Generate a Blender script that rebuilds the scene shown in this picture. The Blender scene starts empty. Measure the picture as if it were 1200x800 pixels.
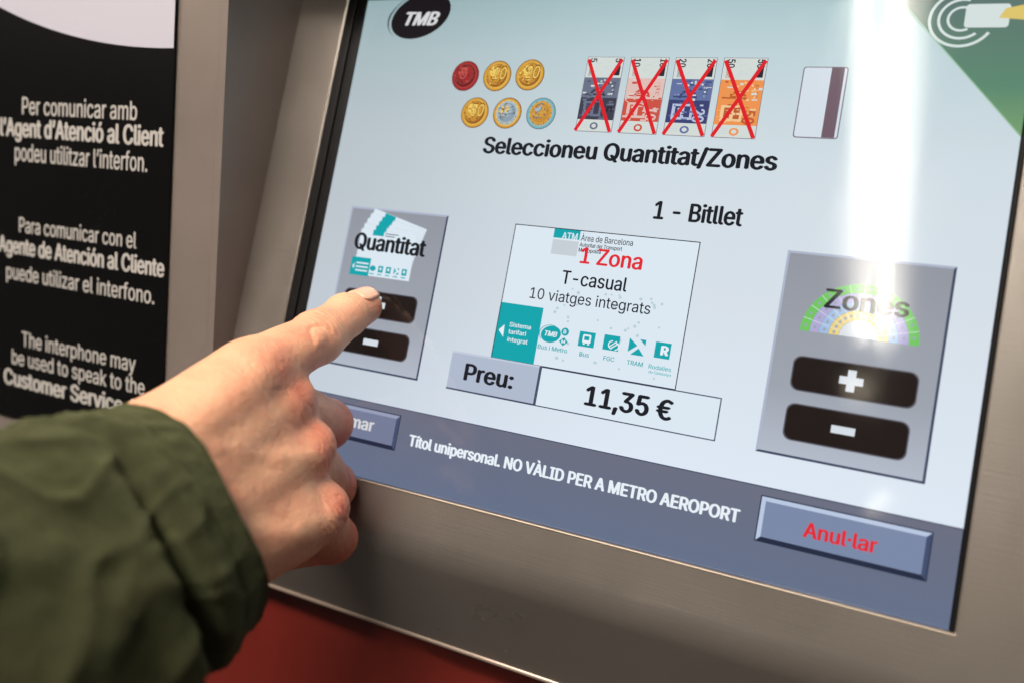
import bpy, bmesh, math, os, random
import numpy as np
from mathutils import Vector, Matrix

random.seed(4)
scene = bpy.context.scene
COL = scene.collection
PI = math.pi

# ------------------------------------------------------------------ measured frame of the place
UNIT = 0.27                      # metres per unit of the screen plane
ORIGIN = Vector((0, 0, 1.35))    # screen reference point above the floor
TILT = math.radians(12)          # the screen leans back by 12 degrees
CT, ST = math.cos(TILT), math.sin(TILT)
FOCAL = 800 / 1200               # focal length / picture width
cu_ = np.array([0.92467702, 0.15166846, -0.34924073])      # machine axes seen from the camera (x right, y down, z forward)
cv_ = np.array([-0.18088284, 0.98210725, -0.05240945])
cn_ = np.array([0.33504299, 0.11163347, 0.93556623])
cd_ = CT * cv_ + ST * cn_        # straight down
cf_ = -ST * cv_ + CT * cn_       # into the machine
C0 = np.array([0, 0, 1.0])
FRONT = -0.0690                  # depth of the vertical front sheet
ROT = Matrix((tuple(cu_), tuple(cf_), tuple(-cd_)))         # camera axes -> world axes


def cam2w(p):                    # point in camera coordinates (units of 1) -> world
    q = np.asarray(p, float) - C0
    return ORIGIN + UNIT * Vector((q @ cu_, q @ cf_, -(q @ cd_)))


def S(a, b, h=0.0):              # screen plane: a right, b down, h towards the viewer
    return ORIGIN + UNIT * Vector((a, -b * ST - h * CT, -b * CT + h * ST))


def F(a, d, h=0.0):              # vertical front sheet: a right, d down, h towards the viewer
    return ORIGIN + UNIT * Vector((a, FRONT - h, -d))


def ray(x, y):
    return np.array([(x - 600) / 800, (y - 400) / 800, 1.0])


def ps(x, y):                    # photo measurement -> screen plane coordinates
    r = ray(x, y); t = (C0 @ cn_) / (r @ cn_); p = r * t - C0
    return p @ cu_, p @ cv_


def pf(x, y):                    # photo measurement -> front sheet coordinates
    r = ray(x, y); t = (C0 @ cf_ + FRONT) / (r @ cf_); p = r * t - C0
    return p @ cu_, p @ cd_


# ------------------------------------------------------------------ camera, light, exposure
cam_d = bpy.data.cameras.new('camera')
cam_d.sensor_width = 36; cam_d.lens = 36 * FOCAL
cam_d.clip_start = 0.01; cam_d.clip_end = 100
cam = bpy.data.objects.new('camera', cam_d); COL.objects.link(cam)
xc = Vector((cu_[0], cf_[0], -cd_[0])); yc = Vector((cu_[1], cf_[1], -cd_[1])); zc = Vector((cu_[2], cf_[2], -cd_[2]))
M = Matrix.Identity(4)
for i in range(3):
    M[i][0] = xc[i]; M[i][1] = -yc[i]; M[i][2] = -zc[i]; M[i][3] = cam2w((0, 0, 0))[i]
cam.matrix_world = M
cam_d.dof.use_dof = True
cam_d.dof.focus_distance = 0.257
cam_d.dof.aperture_fstop = 4.6
scene.camera = cam

world = bpy.data.worlds.new('World'); scene.world = world; world.use_nodes = True
bg = world.node_tree.nodes['Background']
bg.inputs['Color'].default_value = (1.0, 0.90, 0.82, 1); bg.inputs['Strength'].default_value = 0.06

scene.view_settings.view_transform = 'Standard'; scene.view_settings.look = 'None'
scene.view_settings.exposure = 0; scene.view_settings.gamma = 1
scene.cycles.max_bounces = 8
scene.cycles.use_denoising = True


def area(name, loc, target, size, power, color, size_y=None):
    l = bpy.data.lights.new(name, 'AREA'); l.energy = power; l.color = color; l.size = size
    if size_y: l.shape = 'RECTANGLE'; l.size_y = size_y
    o = bpy.data.objects.new(name, l); COL.objects.link(o); o.location = loc
    o.rotation_euler = (Vector(target) - Vector(loc)).to_track_quat('-Z', 'Y').to_euler()
    return o


area('added_main_light', (-0.40, -1.30, 3.15), (-0.05, -0.05, 1.3), 1.3, 90, (1.0, 0.87, 0.735), 0.30)  # added main light for hand and metal, no fixture behind it
area('added_fill_light', (-2.4, -1.5, 2.7), (0, 0, 1.3), 0.5, 11, (1.0, 0.86, 0.72), 0.6)  # added weak fill from the left, unseen and without a lamp body


# ------------------------------------------------------------------ materials
def lin(c):
    c = c / 255
    return c / 12.92 if c <= 0.04045 else ((c + 0.055) / 1.055) ** 2.4


def srgb(r, g, b):
    return (lin(r), lin(g), lin(b), 1)


MATS = {}


def new_mat(name):
    m = bpy.data.materials.new(name); m.use_nodes = True
    MATS[name] = m
    return m, m.node_tree.nodes, m.node_tree.links, m.node_tree.nodes['Principled BSDF']


def pm(name, col, rough=0.5, metal=0.0, spec=0.5):
    m, n, l, b = new_mat(name)
    b.inputs['Base Color'].default_value = col if len(col) == 4 else (*col, 1)
    b.inputs['Roughness'].default_value = rough; b.inputs['Metallic'].default_value = metal
    b.inputs['Specular IOR Level'].default_value = spec
    return m


def smears(n, l, b):                   # wiped glass: roughness drifts in long smears and finger marks
    geo = n.new('ShaderNodeNewGeometry'); mp = n.new('ShaderNodeMapping'); mp.inputs['Scale'].default_value = (60, 60, 9); mp.inputs['Rotation'].default_value = (0, 0.25, 0)
    l.new(geo.outputs['Position'], mp.inputs['Vector'])
    nz = n.new('ShaderNodeTexNoise'); nz.inputs['Scale'].default_value = 1; nz.inputs['Detail'].default_value = 5; nz.inputs['Distortion'].default_value = 0.6
    l.new(mp.outputs['Vector'], nz.inputs['Vector'])
    mr = n.new('ShaderNodeMapRange'); mr.inputs['From Min'].default_value = 0.35; mr.inputs['From Max'].default_value = 0.7
    mr.inputs['To Min'].default_value = 0.04; mr.inputs['To Max'].default_value = 0.105
    l.new(nz.outputs['Fac'], mr.inputs['Value']); l.new(mr.outputs['Result'], b.inputs['Roughness'])


def glow(name, r, g, b_, k=1.0):        # lit picture element of the display under its glossy glass face
    m, n, l, b = new_mat(name)
    b.inputs['Base Color'].default_value = (0.003, 0.003, 0.003, 1)
    smears(n, l, b)
    b.inputs['Emission Color'].default_value = srgb(r, g, b_); b.inputs['Emission Strength'].default_value = k
    return m


def brushed(name, c1, c2, rough, metal, along='X', bump=0.05, scale=900):
    m, n, l, b = new_mat(name)
    tc = n.new('ShaderNodeNewGeometry')
    mp = n.new('ShaderNodeMapping'); mp.inputs['Scale'].default_value = (1.0 if along == 'X' else 30, 8, 1.0 if along != 'X' else 30)
    l.new(tc.outputs['Position'], mp.inputs['Vector'])
    fine = n.new('ShaderNodeTexNoise'); fine.inputs['Scale'].default_value = scale / 20; fine.inputs['Detail'].default_value = 4
    l.new(mp.outputs['Vector'], fine.inputs['Vector'])
    grain = n.new('ShaderNodeTexNoise'); grain.inputs['Scale'].default_value = 2600; grain.inputs['Detail'].default_value = 2
    l.new(tc.outputs['Position'], grain.inputs['Vector'])
    wear = n.new('ShaderNodeTexNoise'); wear.inputs['Scale'].default_value = 14; wear.inputs['Detail'].default_value = 6
    wear.inputs['Roughness'].default_value = 0.65
    l.new(tc.outputs['Position'], wear.inputs['Vector'])
    mx = n.new('ShaderNodeMix'); mx.data_type = 'RGBA'
    mx.inputs['A'].default_value = (*c1, 1); mx.inputs['B'].default_value = (*c2, 1)
    l.new(wear.outputs['Fac'], mx.inputs['Factor']); l.new(mx.outputs['Result'], b.inputs['Base Color'])
    mr = n.new('ShaderNodeMapRange'); mr.inputs['To Min'].default_value = rough - 0.07; mr.inputs['To Max'].default_value = rough + 0.09
    mr.inputs['From Min'].default_value = 0.3; mr.inputs['From Max'].default_value = 0.7
    l.new(wear.outputs['Fac'], mr.inputs['Value']); l.new(mr.outputs['Result'], b.inputs['Roughness'])
    b.inputs['Metallic'].default_value = metal
    ad = n.new('ShaderNodeMath'); ad.operation = 'ADD'
    l.new(fine.outputs['Fac'], ad.inputs[0]); l.new(grain.outputs['Fac'], ad.inputs[1])
    bp = n.new('ShaderNodeBump'); bp.inputs['Strength'].default_value = bump; bp.inputs['Distance'].default_value = 0.0006
    l.new(ad.outputs[0], bp.inputs['Height']); l.new(bp.outputs['Normal'], b.inputs['Normal'])
    return m


STEEL = brushed('painted_steel', (0.232, 0.208, 0.190), (0.318, 0.289, 0.266), 0.32, 0.65, 'X', 0.12)
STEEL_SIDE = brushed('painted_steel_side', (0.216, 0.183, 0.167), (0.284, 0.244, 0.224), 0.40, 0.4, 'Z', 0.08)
EDGE = pm('pale_edge', (0.42, 0.34, 0.29), 0.4, 0.5)
LIT_EDGE = pm('lit_edge', (0.45, 0.38, 0.31), 0.45, 0.3)  # overhead light on the edge, put into the colour
RED = brushed('red_paint', (0.125, 0.012, 0.008), (0.160, 0.017, 0.011), 0.42, 0.0, 'Z', 0.03)
GASKET = pm('black_rubber', (0.006, 0.006, 0.007), 0.5, 0, 0.15)
SIGN_BLACK = pm('sign_black', (0.0035, 0.0035, 0.004), 0.28, 0, 0.18)
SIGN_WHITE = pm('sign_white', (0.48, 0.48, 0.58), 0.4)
LETTER_WHITE = pm('letter_white', (0.43, 0.42, 0.41), 0.5)
LAMP_BODY = pm('lamp_white', (0.75, 0.75, 0.72), 0.5)
TUBE, n_, l_, b_ = new_mat('lamp_tube')
b_.inputs['Emission Color'].default_value = (1, 0.93, 0.82, 1); b_.inputs['Emission Strength'].default_value = 60
TUBE_DIM, n_, l_, b_ = new_mat('lamp_tube_dim')
b_.inputs['Emission Color'].default_value = (1, 0.86, 0.66, 1); b_.inputs['Emission Strength'].default_value = 22


# ------------------------------------------------------------------ object helpers
def tag(o, label=None, cat=None, group=None, kind=None):
    if label: o['label'] = label
    if cat: o['category'] = cat
    if group: o['group'] = group
    if kind: o['kind'] = kind
    return o


def empty(name, loc, label, cat, group=None):
    o = bpy.data.objects.new(name, None); COL.objects.link(o); o.location = loc; o.empty_display_size = 0.05
    return tag(o, label, cat, group)


def link(name, me, parent=None):
    o = bpy.data.objects.new(name, me); COL.objects.link(o)
    if parent is not None:
        o.parent = parent
        o.matrix_parent_inverse = parent_matrix(parent).inverted()
    return o


def parent_matrix(p):
    m = Matrix.Translation(p.location) @ p.rotation_euler.to_matrix().to_4x4()
    if p.parent is not None: m = parent_matrix(p.parent) @ p.matrix_parent_inverse @ m
    return m


def mesh_obj(name, verts, faces, mats, parent=None, idx=None, smooth=False, recalc=True):
    me = bpy.data.meshes.new(name)
    me.from_pydata([tuple(v) for v in verts], [], [list(f) for f in faces])
    for m in (mats if isinstance(mats, (list, tuple)) else [mats]): me.materials.append(m)
    if idx is not None: me.polygons.foreach_set('material_index', idx)
    if recalc:
        bm = bmesh.new(); bm.from_mesh(me); bmesh.ops.recalc_face_normals(bm, faces=bm.faces); bm.to_mesh(me); bm.free()
    if smooth: me.polygons.foreach_set('use_smooth', [True] * len(me.polygons))
    me.update()
    return link(name, me, parent)


def slab(name, fn, a0, b0, a1, b1, h0, h1, mat, parent, bevel=0.0):      # a box in screen or front coordinates
    vs = [fn(a, b, h) for h in (h0, h1) for a, b in ((a0, b0), (a1, b0), (a1, b1), (a0, b1))]
    fs = [(0, 1, 2, 3), (4, 5, 6, 7), (0, 1, 5, 4), (1, 2, 6, 5), (2, 3, 7, 6), (3, 0, 4, 7)]
    o = mesh_obj(name, vs, fs, mat, parent)
    if bevel: add_bevel(o, bevel)
    return o


def add_bevel(o, w, seg=3):
    md = o.modifiers.new('bevel', 'BEVEL'); md.width = w; md.segments = seg; md.limit_method = 'ANGLE'; md.angle_limit = math.radians(35)
    o.data.polygons.foreach_set('use_smooth', [True] * len(o.data.polygons))
    wn = o.modifiers.new('normals', 'WEIGHTED_NORMAL'); wn.keep_sharp = True


# ------------------------------------------------------------------ lettering and flat graphics
FONT = None
try:
    FONT = bpy.data.fonts.load(os.path.join(bpy.utils.system_resource('DATAFILES'), 'fonts', 'Inter.woff2'))
except Exception:
    FONT = None
_glyph = {}


def outlines(s):
    """Closed outlines of a line of lettering, 1 em tall."""
    cu = bpy.data.curves.new('lettering', 'FONT'); cu.body = s; cu.size = 1; cu.resolution_u = 4; cu.fill_mode = 'NONE'
    if FONT: cu.font = FONT
    o = bpy.data.objects.new('lettering', cu); COL.objects.link(o)
    dg = bpy.context.evaluated_depsgraph_get(); dg.update()
    me = bpy.data.meshes.new_from_object(o.evaluated_get(dg))
    vs = np.array([(v.co.x, v.co.y) for v in me.vertices]); nxt = {}
    for e in me.edges:
        i, j = e.vertices
        nxt.setdefault(i, []).append(j); nxt.setdefault(j, []).append(i)
    bpy.data.objects.remove(o); bpy.data.curves.remove(cu); bpy.data.meshes.remove(me)
    seen, loops = set(), []
    for st in range(len(vs)):
        if st in seen or st not in nxt: continue
        lp = [st]; seen.add(st); cur = st
        fwd = [j for j in nxt[st] if j == st + 1]
        step = fwd[0] if fwd else nxt[st][0]
        while step not in seen:
            lp.append(step); seen.add(step); cur = step
            c = [j for j in nxt[cur] if j not in seen]
            if not c: break
            step = c[0]
        if len(lp) > 2: loops.append(vs[lp])
    return loops


def glyphs(s, bold=0.0):
    """Filled lettering without overlaps: triangles of all outlines (and their thickened copies) with a winding other than zero."""
    if (s, bold) in _glyph: return _glyph[(s, bold)]
    loops = outlines(s)
    cp = 0.727 if s == 'H' else cap_height()
    w = bold * cp
    offs = [(0, 0)] if bold == 0 else [(-w / 2, 0), (0, 0), (w / 2, 0), (0, w / 5), (0, -w / 5)]
    P, E, segs = [], [], []
    for dx, dy in offs:
        for lp in loops:
            q = lp + np.array([dx, dy]); k = len(P); n = len(q)
            P += [Vector((float(x), float(y))) for x, y in q]; E += [(k + i, k + (i + 1) % n) for i in range(n)]
            segs.append(np.hstack([q, np.roll(q, -1, 0)]))
    from mathutils.geometry import delaunay_2d_cdt
    vs, _, fs, _, _, _ = delaunay_2d_cdt(P, E, [], 0, 1e-6)
    vs = np.array([(v.x, v.y) for v in vs]); tri = np.array([list(f) for f in fs if len(f) == 3])
    cen = vs[tri].mean(1); g = np.vstack(segs)
    wn = np.zeros(len(cen), int)
    for x0, y0, x1, y1 in g:
        if y0 == y1: continue
        yy = cen[:, 1]
        inb = (yy >= min(y0, y1)) & (yy < max(y0, y1))
        xi = x0 + (yy - y0) / (y1 - y0) * (x1 - x0)
        wn += np.where(inb & (xi > cen[:, 0]), 1 if y1 > y0 else -1, 0)
    tri = tri[wn != 0]
    _glyph[(s, bold)] = (vs, tri.tolist())
    return _glyph[(s, bold)]


def cap_height():
    if 'cap' not in _glyph: _glyph['cap'] = glyphs('H')[0][:, 1].max()
    return _glyph['cap']


LV = 0.00035        # each layer of a flat graphic stands this far above the one below (about 0.1 mm)


class Flat:
    """Layered flat shapes on the screen plane or the front sheet, linked as one mesh with several materials."""
    def __init__(self, fn, base=0.0):
        self.fn, self.base = fn, base
        self.v, self.f, self.mi, self.mats = [], [], [], []

    def m(self, name):
        mt = MATS[name]
        if mt not in self.mats: self.mats.append(mt)
        return self.mats.index(mt)

    def poly(self, pts, mat, lev=0):
        k = len(self.v); h = self.base + lev * LV
        self.v += [self.fn(a, b, h) for a, b in pts]
        self.f.append(list(range(k, k + len(pts)))); self.mi.append(self.m(mat))

    def rect(self, a0, b0, a1, b1, mat, lev=0):
        self.poly([(a0, b0), (a1, b0), (a1, b1), (a0, b1)], mat, lev)

    def frame(self, a0, b0, a1, b1, w, mat, lev=0):
        self.rect(a0, b0, a1, b0 + w, mat, lev); self.rect(a0, b1 - w, a1, b1, mat, lev)
        self.rect(a0, b0 + w, a0 + w, b1 - w, mat, lev); self.rect(a1 - w, b0 + w, a1, b1 - w, mat, lev)

    def rrect(self, a0, b0, a1, b1, r, mat, lev=0):
        p = []
        for ca, cb, s in ((a1 - r, b0 + r, -90), (a1 - r, b1 - r, 0), (a0 + r, b1 - r, 90), (a0 + r, b0 + r, 180)):
            for k in range(7):
                t = math.radians(s + 15 * k); p.append((ca + r * math.cos(t), cb + r * math.sin(t)))
        self.poly(p, mat, lev)

    def ell(self, ca, cb, ra, rb, mat, lev=0, rot=0.0, n=48):
        c, s = math.cos(rot), math.sin(rot)
        self.poly([(ca + ra * math.cos(t) * c - rb * math.sin(t) * s, cb + ra * math.cos(t) * s + rb * math.sin(t) * c)
                   for t in np.linspace(0, 2 * PI, n, endpoint=False)], mat, lev)

    def arc(self, ca, cb, r0, r1, d0, d1, mat, lev=0, n=40, sq=1.0):
        ts = np.radians(np.linspace(d0, d1, n))
        for i in range(n - 1):
            q = [(ca + r * math.cos(t), cb + sq * r * math.sin(t)) for r, t in ((r0, ts[i]), (r1, ts[i]), (r1, ts[i + 1]), (r0, ts[i + 1]))]
            self.poly(q, mat, lev)

    def line(self, p, q, w, mat, lev=0):
        dx, dy = q[0] - p[0], q[1] - p[1]; L = math.hypot(dx, dy); nx, ny = -dy / L * w / 2, dx / L * w / 2
        self.poly([(p[0] + nx, p[1] + ny), (q[0] + nx, q[1] + ny), (q[0] - nx, q[1] - ny), (p[0] - nx, p[1] - ny)], mat, lev)

    def text(self, s, a0, b0, width, cap, mat, lev=0, bold=0.0, rot=0.0, shear=0.0):
        """s from a0 along the baseline b0, squeezed to the width, capitals `cap` tall, turned by rot."""
        vs, fs = glyphs(s, bold)
        x = vs[:, 0] - vs[:, 0].min(); x = x / x.max() * width; y = vs[:, 1] / cap_height() * cap
        x = x + shear * y
        c, sn = math.cos(rot), math.sin(rot)
        k = len(self.v); h = self.base + lev * LV
        for X, Y in zip(x, -y):
            self.v.append(self.fn(a0 + X * c - Y * sn, b0 + X * sn + Y * c, h))
        self.f += [[k + q for q in f] for f in fs]; self.mi += [self.m(mat)] * len(fs)

    def textpx(self, s, p0, p1, cap, mat, lev=0, bold=0.0, conv=ps, shear=0.0):
        a0, b0 = conv(*p0); a1, b1 = conv(*p1)
        pt = conv(p0[0], p0[1] - cap); c = abs(pt[1] - b0)
        self.text(s, a0, (b0 + b1) / 2, a1 - a0, c, mat, lev, bold, 0.0, shear)

    def build(self, name, parent=None):
        o = mesh_obj(name, self.v, self.f, self.mats, parent, self.mi, recalc=False)
        # every face looks towards the viewer
        me = o.data; me.update()
        look = self.fn(0, 0, 1) - self.fn(0, 0, 0)
        bm = bmesh.new(); bm.from_mesh(me)
        bad = [f for f in bm.faces if f.normal.dot(look) < 0]
        bmesh.ops.reverse_faces(bm, faces=bad); bm.to_mesh(me); bm.free()
        return o


# ------------------------------------------------------------------ the ticket machine
machine = empty('ticket_machine', F(0.1, 4.5), 'brown metal ticket machine with red lower body and a lit touchscreen in a tilted bezel', 'ticket machine')

BZ = 0.0105                                # the bezel sheet stands 3 mm above the glass
AL, AR, BT, BB = -0.402, 0.5945, -0.540, 0.2462
OL, OR = -0.494, 0.72
TOP = -0.60
FOLD = 0.331


def S_strip(a0, b0, a1, b1): return [(a0, b0), (a1, b0), (a1, b1), (a0, b1)]


def bezel():
    # left, right and top limbs, the bottom limb rolling over the fold into the lip, and the inner edge of the opening
    vs, fs = [], []
    def quad(p): k = len(vs); vs.extend(p); fs.append((k, k + 1, k + 2, k + 3))
    outer = [(OL, TOP), (OR, TOP), (OR, BB + 0.02), (OL, BB + 0.02)]
    for o in (((OL, TOP), (AL, TOP), (AL, BB), (OL, BB)), ((AR, TOP), (OR, TOP), (OR, BB), (AR, BB)), ((AL, TOP), (AR, TOP), (AR, BT), (AL, BT))):
        quad([S(a, b, BZ) for a, b in o])
    for (p, q) in (((AL, BT), (AL, BB)), ((AL, BB), (AR, BB)), ((AR, BB), (AR, BT)), ((AR, BT), (AL, BT))):
        quad([S(*p, BZ), S(*q, BZ), S(*q, -0.004), S(*p, -0.004)])
    # rolled lower limb
    prof = [S(0, BB, BZ), S(0, FOLD - 0.028, BZ)]
    a = S(0, FOLD - 0.028, BZ); c = S(0, FOLD, BZ)
    lipdir = Vector((0, math.sin(math.radians(20)), -math.cos(math.radians(20))))
    e = c + lipdir * 0.028 * UNIT
    for k in range(1, 13):
        t = k / 12; prof.append(a * (1 - t) ** 2 + c * 2 * t * (1 - t) + e * t * t)
    prof.append(c + lipdir * 0.1764 * UNIT)
    prof.append(prof[-1] + Vector((0, 0.012, -0.0006)))
    for i in range(len(prof) - 1):
        for (x0, x1) in ((OL, AL), (AL, AR), (AR, OR)):
            p, q = prof[i], prof[i + 1]
            quad([Vector((x0 * UNIT, p.y, p.z)), Vector((x1 * UNIT, p.y, p.z)), Vector((x1 * UNIT, q.y, q.z)), Vector((x0 * UNIT, q.y, q.z))])
    me = bpy.data.meshes.new('screen_bezel'); me.from_pydata([tuple(v) for v in vs], [], fs); me.materials.append(STEEL)
    bm = bmesh.new(); bm.from_mesh(me); bmesh.ops.remove_doubles(bm, verts=bm.verts, dist=1e-5)
    bmesh.ops.recalc_face_normals(bm, faces=bm.faces); bm.to_mesh(me); bm.free()
    o = link('screen_bezel', me, machine)
    md = o.modifiers.new('bevel', 'BEVEL'); md.width = 0.0006; md.segments = 2; md.limit_method = 'ANGLE'; md.angle_limit = math.radians(40)
    me.polygons.foreach_set('use_smooth', [True] * len(me.polygons))
    wn = o.modifiers.new('normals', 'WEIGHTED_NORMAL')
    return prof[-2]


lip_end = bezel()
# pale rounded bead along the bottom of the lip
bead_v, bead_f = [], []
for i, x in enumerate((OL * UNIT, OR * UNIT)):
    for k in range(10):
        t = 2 * PI * k / 10; bead_v.append((x, lip_end.y + 0.0003 + 0.0011 * math.cos(t), lip_end.z - 0.0006 + 0.0011 * math.sin(t)))
bead_f = [(k, (k + 1) % 10, 10 + (k + 1) % 10, 10 + k) for k in range(10)] + [tuple(range(10)), tuple(range(10, 20))]
mesh_obj('lip_trim', bead_v, bead_f, EDGE, machine, smooth=True)

# pale strip painting the overhead light on the opening's bottom edge
slab('bezel_edge', S, AL + 0.001, BB - 0.0004, AR - 0.001, BB + 0.0022, BZ - 0.004, BZ + 0.0012, LIT_EDGE, machine, 0.0003)
# sides and hood of the recess
LIPD = -(lip_end.z - ORIGIN.z) / UNIT
def reveal(name, a, sign):
    vs = [F(a, -1.30), F(a, -1.30, -0.26), F(a, LIPD, -0.26), F(a, LIPD)]
    vs2 = [v + Vector((sign * 0.004, 0, 0)) for v in vs]
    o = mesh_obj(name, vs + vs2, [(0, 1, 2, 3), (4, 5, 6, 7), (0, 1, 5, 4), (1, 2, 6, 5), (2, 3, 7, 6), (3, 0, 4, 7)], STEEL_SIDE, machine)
    return o
reveal('recess_side', OL, -1); reveal('recess_side', OR, 1)
hood_v = []
for a in (OL, OR):
    hood_v += [F(a, -0.672, 0.0), F(a, -0.715, 0.0), F(a, -0.66, -0.30), F(a, -0.543, -0.180)]
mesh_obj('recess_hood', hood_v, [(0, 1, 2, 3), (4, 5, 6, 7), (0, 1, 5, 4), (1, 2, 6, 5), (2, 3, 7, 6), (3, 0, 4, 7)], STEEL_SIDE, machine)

# front sheet left and right of the recess, and over it
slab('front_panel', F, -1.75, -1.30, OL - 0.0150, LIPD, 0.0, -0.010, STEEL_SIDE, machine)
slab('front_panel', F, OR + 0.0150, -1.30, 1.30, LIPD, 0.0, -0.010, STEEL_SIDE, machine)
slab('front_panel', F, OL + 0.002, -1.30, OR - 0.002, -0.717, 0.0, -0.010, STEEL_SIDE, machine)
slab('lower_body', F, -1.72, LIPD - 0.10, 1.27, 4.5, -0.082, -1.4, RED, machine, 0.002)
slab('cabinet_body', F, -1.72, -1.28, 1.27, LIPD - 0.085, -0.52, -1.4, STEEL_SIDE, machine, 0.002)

# black gasket between glass and bezel
g_v, g_f = [], []
def gasket(a0, b0, a1, b1, h0, h1):
    k = len(g_v)
    g_v.extend([S(a, b, h) for h in (h0, h1) for a, b in ((a0, b0), (a1, b0), (a1, b1), (a0, b1))])
    g_f.extend([tuple(k + i for i in f) for f in ((0, 1, 2, 3), (4, 5, 6, 7), (0, 1, 5, 4), (1, 2, 6, 5), (2, 3, 7, 6), (3, 0, 4, 7))])
gasket(AL + 0.0005, BT, -0.3845, BB - 0.0008, 0.006, -0.004)
gasket(-0.3845, BT, -0.3667, BB - 0.0008, 0.0030, -0.004)
gasket(0.5890, BT, AR - 0.0005, BB - 0.0008, 0.004, -0.004)
gasket(-0.3667, BT, 0.5890, -0.5305, 0.004, -0.004)
gk = mesh_obj('screen_gasket', g_v, g_f, GASKET, machine); add_bevel(gk, 0.0006, 2)

# ------------------------------------------------------------------ the display
glow('ink', 24, 27, 36); glow('red_ink', 226, 40, 52); glow('white', 232, 240, 248); glow('ticket_white', 219, 232, 242)
glow('panel_grey', 156, 163, 180); glow('panel_light', 172, 181, 202); glow('panel_edge', 62, 70, 96); glow('panel_edge_light', 196, 205, 222)
glow('bar_blue', 104, 116, 146); glow('key_blue', 122, 137, 168); glow('key_light', 186, 200, 226); glow('key_dark', 34, 42, 66); glow('key_side', 66, 78, 110)
glow('key_grey', 116, 124, 152); glow('key_grey_light', 150, 158, 184)
glow('button_black', 30, 22, 20); glow('button_rim', 92, 90, 100); glow('mark', 214, 222, 230)
glow('teal', 12, 164, 172); glow('teal_pale', 60, 176, 184); glow('dot', 186, 208, 216); glow('grey_pale', 198, 206, 214)
glow('price_grey', 176, 186, 206); glow('logo_black', 26, 22, 26); glow('logo_white', 214, 214, 216)
glow('coin_red', 158, 44, 46); glow('coin_red_dark', 108, 32, 36); glow('coin_red_light', 196, 84, 78)
glow('coin_gold', 212, 160, 62); glow('coin_gold_dark', 128, 78, 26); glow('coin_gold_light', 240, 204, 104); glow('coin_silver', 168, 186, 196); glow('coin_silver_dark', 96, 116, 134)
glow('coin_red_mid', 146, 54, 52); glow('coin_gold_deep', 158, 100, 40); glow('coin_gold_mid', 196, 140, 58); glow('coin_silver_mid', 140, 160, 172)
glow('coin_teal', 120, 180, 186); glow('coin_orange', 224, 138, 46); glow('cross_red', 220, 32, 42)
glow('note_paper', 210, 218, 214); glow('note_grey', 106, 114, 136); glow('note_grey_dark', 62, 62, 78); glow('note_rose', 222, 190, 182); glow('note_red', 202, 82, 68)
glow('note_blue', 98, 114, 160); glow('note_blue_dark', 58, 66, 114); glow('note_blue_pale', 184, 194, 218); glow('note_orange', 236, 148, 82); glow('note_orange_dark', 184, 94, 50); glow('note_peach', 240, 200, 150); glow('note_foil', 40, 40, 52)
glow('card_white', 212, 222, 232); glow('card_stripe', 112, 92, 104); glow('card_line', 120, 108, 124)
glow('banner_hand', 222, 196, 110); glow('banner_white', 212, 224, 222); glow('banner_edge', 150, 190, 160)
glow('arc_green', 112, 198, 96); glow('arc_lilac', 176, 170, 214); glow('arc_blue', 160, 190, 226); glow('arc_yellow', 232, 208, 120); glow('arc_white', 214, 220, 226)


def picture(name, stops, axis):        # a lit picture whose design runs through several colours along one screen axis
    m, n, l, b = new_mat(name)
    b.inputs['Base Color'].default_value = (0.003, 0.003, 0.003, 1); smears(n, l, b)
    at = n.new('ShaderNodeAttribute'); at.attribute_name = 'screen_pos'
    sp = n.new('ShaderNodeSeparateXYZ'); l.new(at.outputs['Vector'], sp.inputs[0])
    lo, hi = stops[0][0], stops[-1][0]
    mr = n.new('ShaderNodeMapRange'); mr.inputs['From Min'].default_value = lo; mr.inputs['From Max'].default_value = hi
    l.new(sp.outputs[axis], mr.inputs['Value'])
    cr = n.new('ShaderNodeValToRGB'); l.new(mr.outputs['Result'], cr.inputs['Fac'])
    e = cr.color_ramp.elements
    while len(e) < len(stops): e.new(0.5)
    for k, (p, c) in enumerate(stops): e[k].position = (p - lo) / (hi - lo); e[k].color = srgb(*c)
    l.new(cr.outputs['Color'], b.inputs['Emission Color']); b.inputs['Emission Strength'].default_value = 1
    return m


def stamp(o):                          # screen coordinates stored on the mesh so a picture stays fixed to its screen
    me = o.data; at = me.attributes.new('screen_pos', 'FLOAT_VECTOR', 'POINT')
    for i, v in enumerate(me.vertices):
        q = (Vector(v.co) - ORIGIN) / UNIT
        at.data[i].vector = (q.x, -(q.y * ST + q.z * CT), 0)


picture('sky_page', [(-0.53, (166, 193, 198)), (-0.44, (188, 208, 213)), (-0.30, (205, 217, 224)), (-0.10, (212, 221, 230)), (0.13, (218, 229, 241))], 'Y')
picture('panel_page', [(-0.18, (146, 150, 160)), (0.0, (158, 164, 175)), (0.09, (180, 188, 202))], 'Y')
picture('status_page', [(0.129, (106, 110, 128)), (0.246, (100, 112, 138))], 'Y')
picture('banner_page', [(-0.53, (96, 116, 114)), (-0.40, (92, 136, 112)), (-0.30, (134, 172, 112))], 'Y')

SL, SR_, SBT, SB = -0.3667, 0.5885, -0.5305, 0.2458
d = Flat(S)
nv = 24
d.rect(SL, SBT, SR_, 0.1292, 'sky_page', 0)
screen = d.build('touchscreen', machine); stamp(screen)
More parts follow.
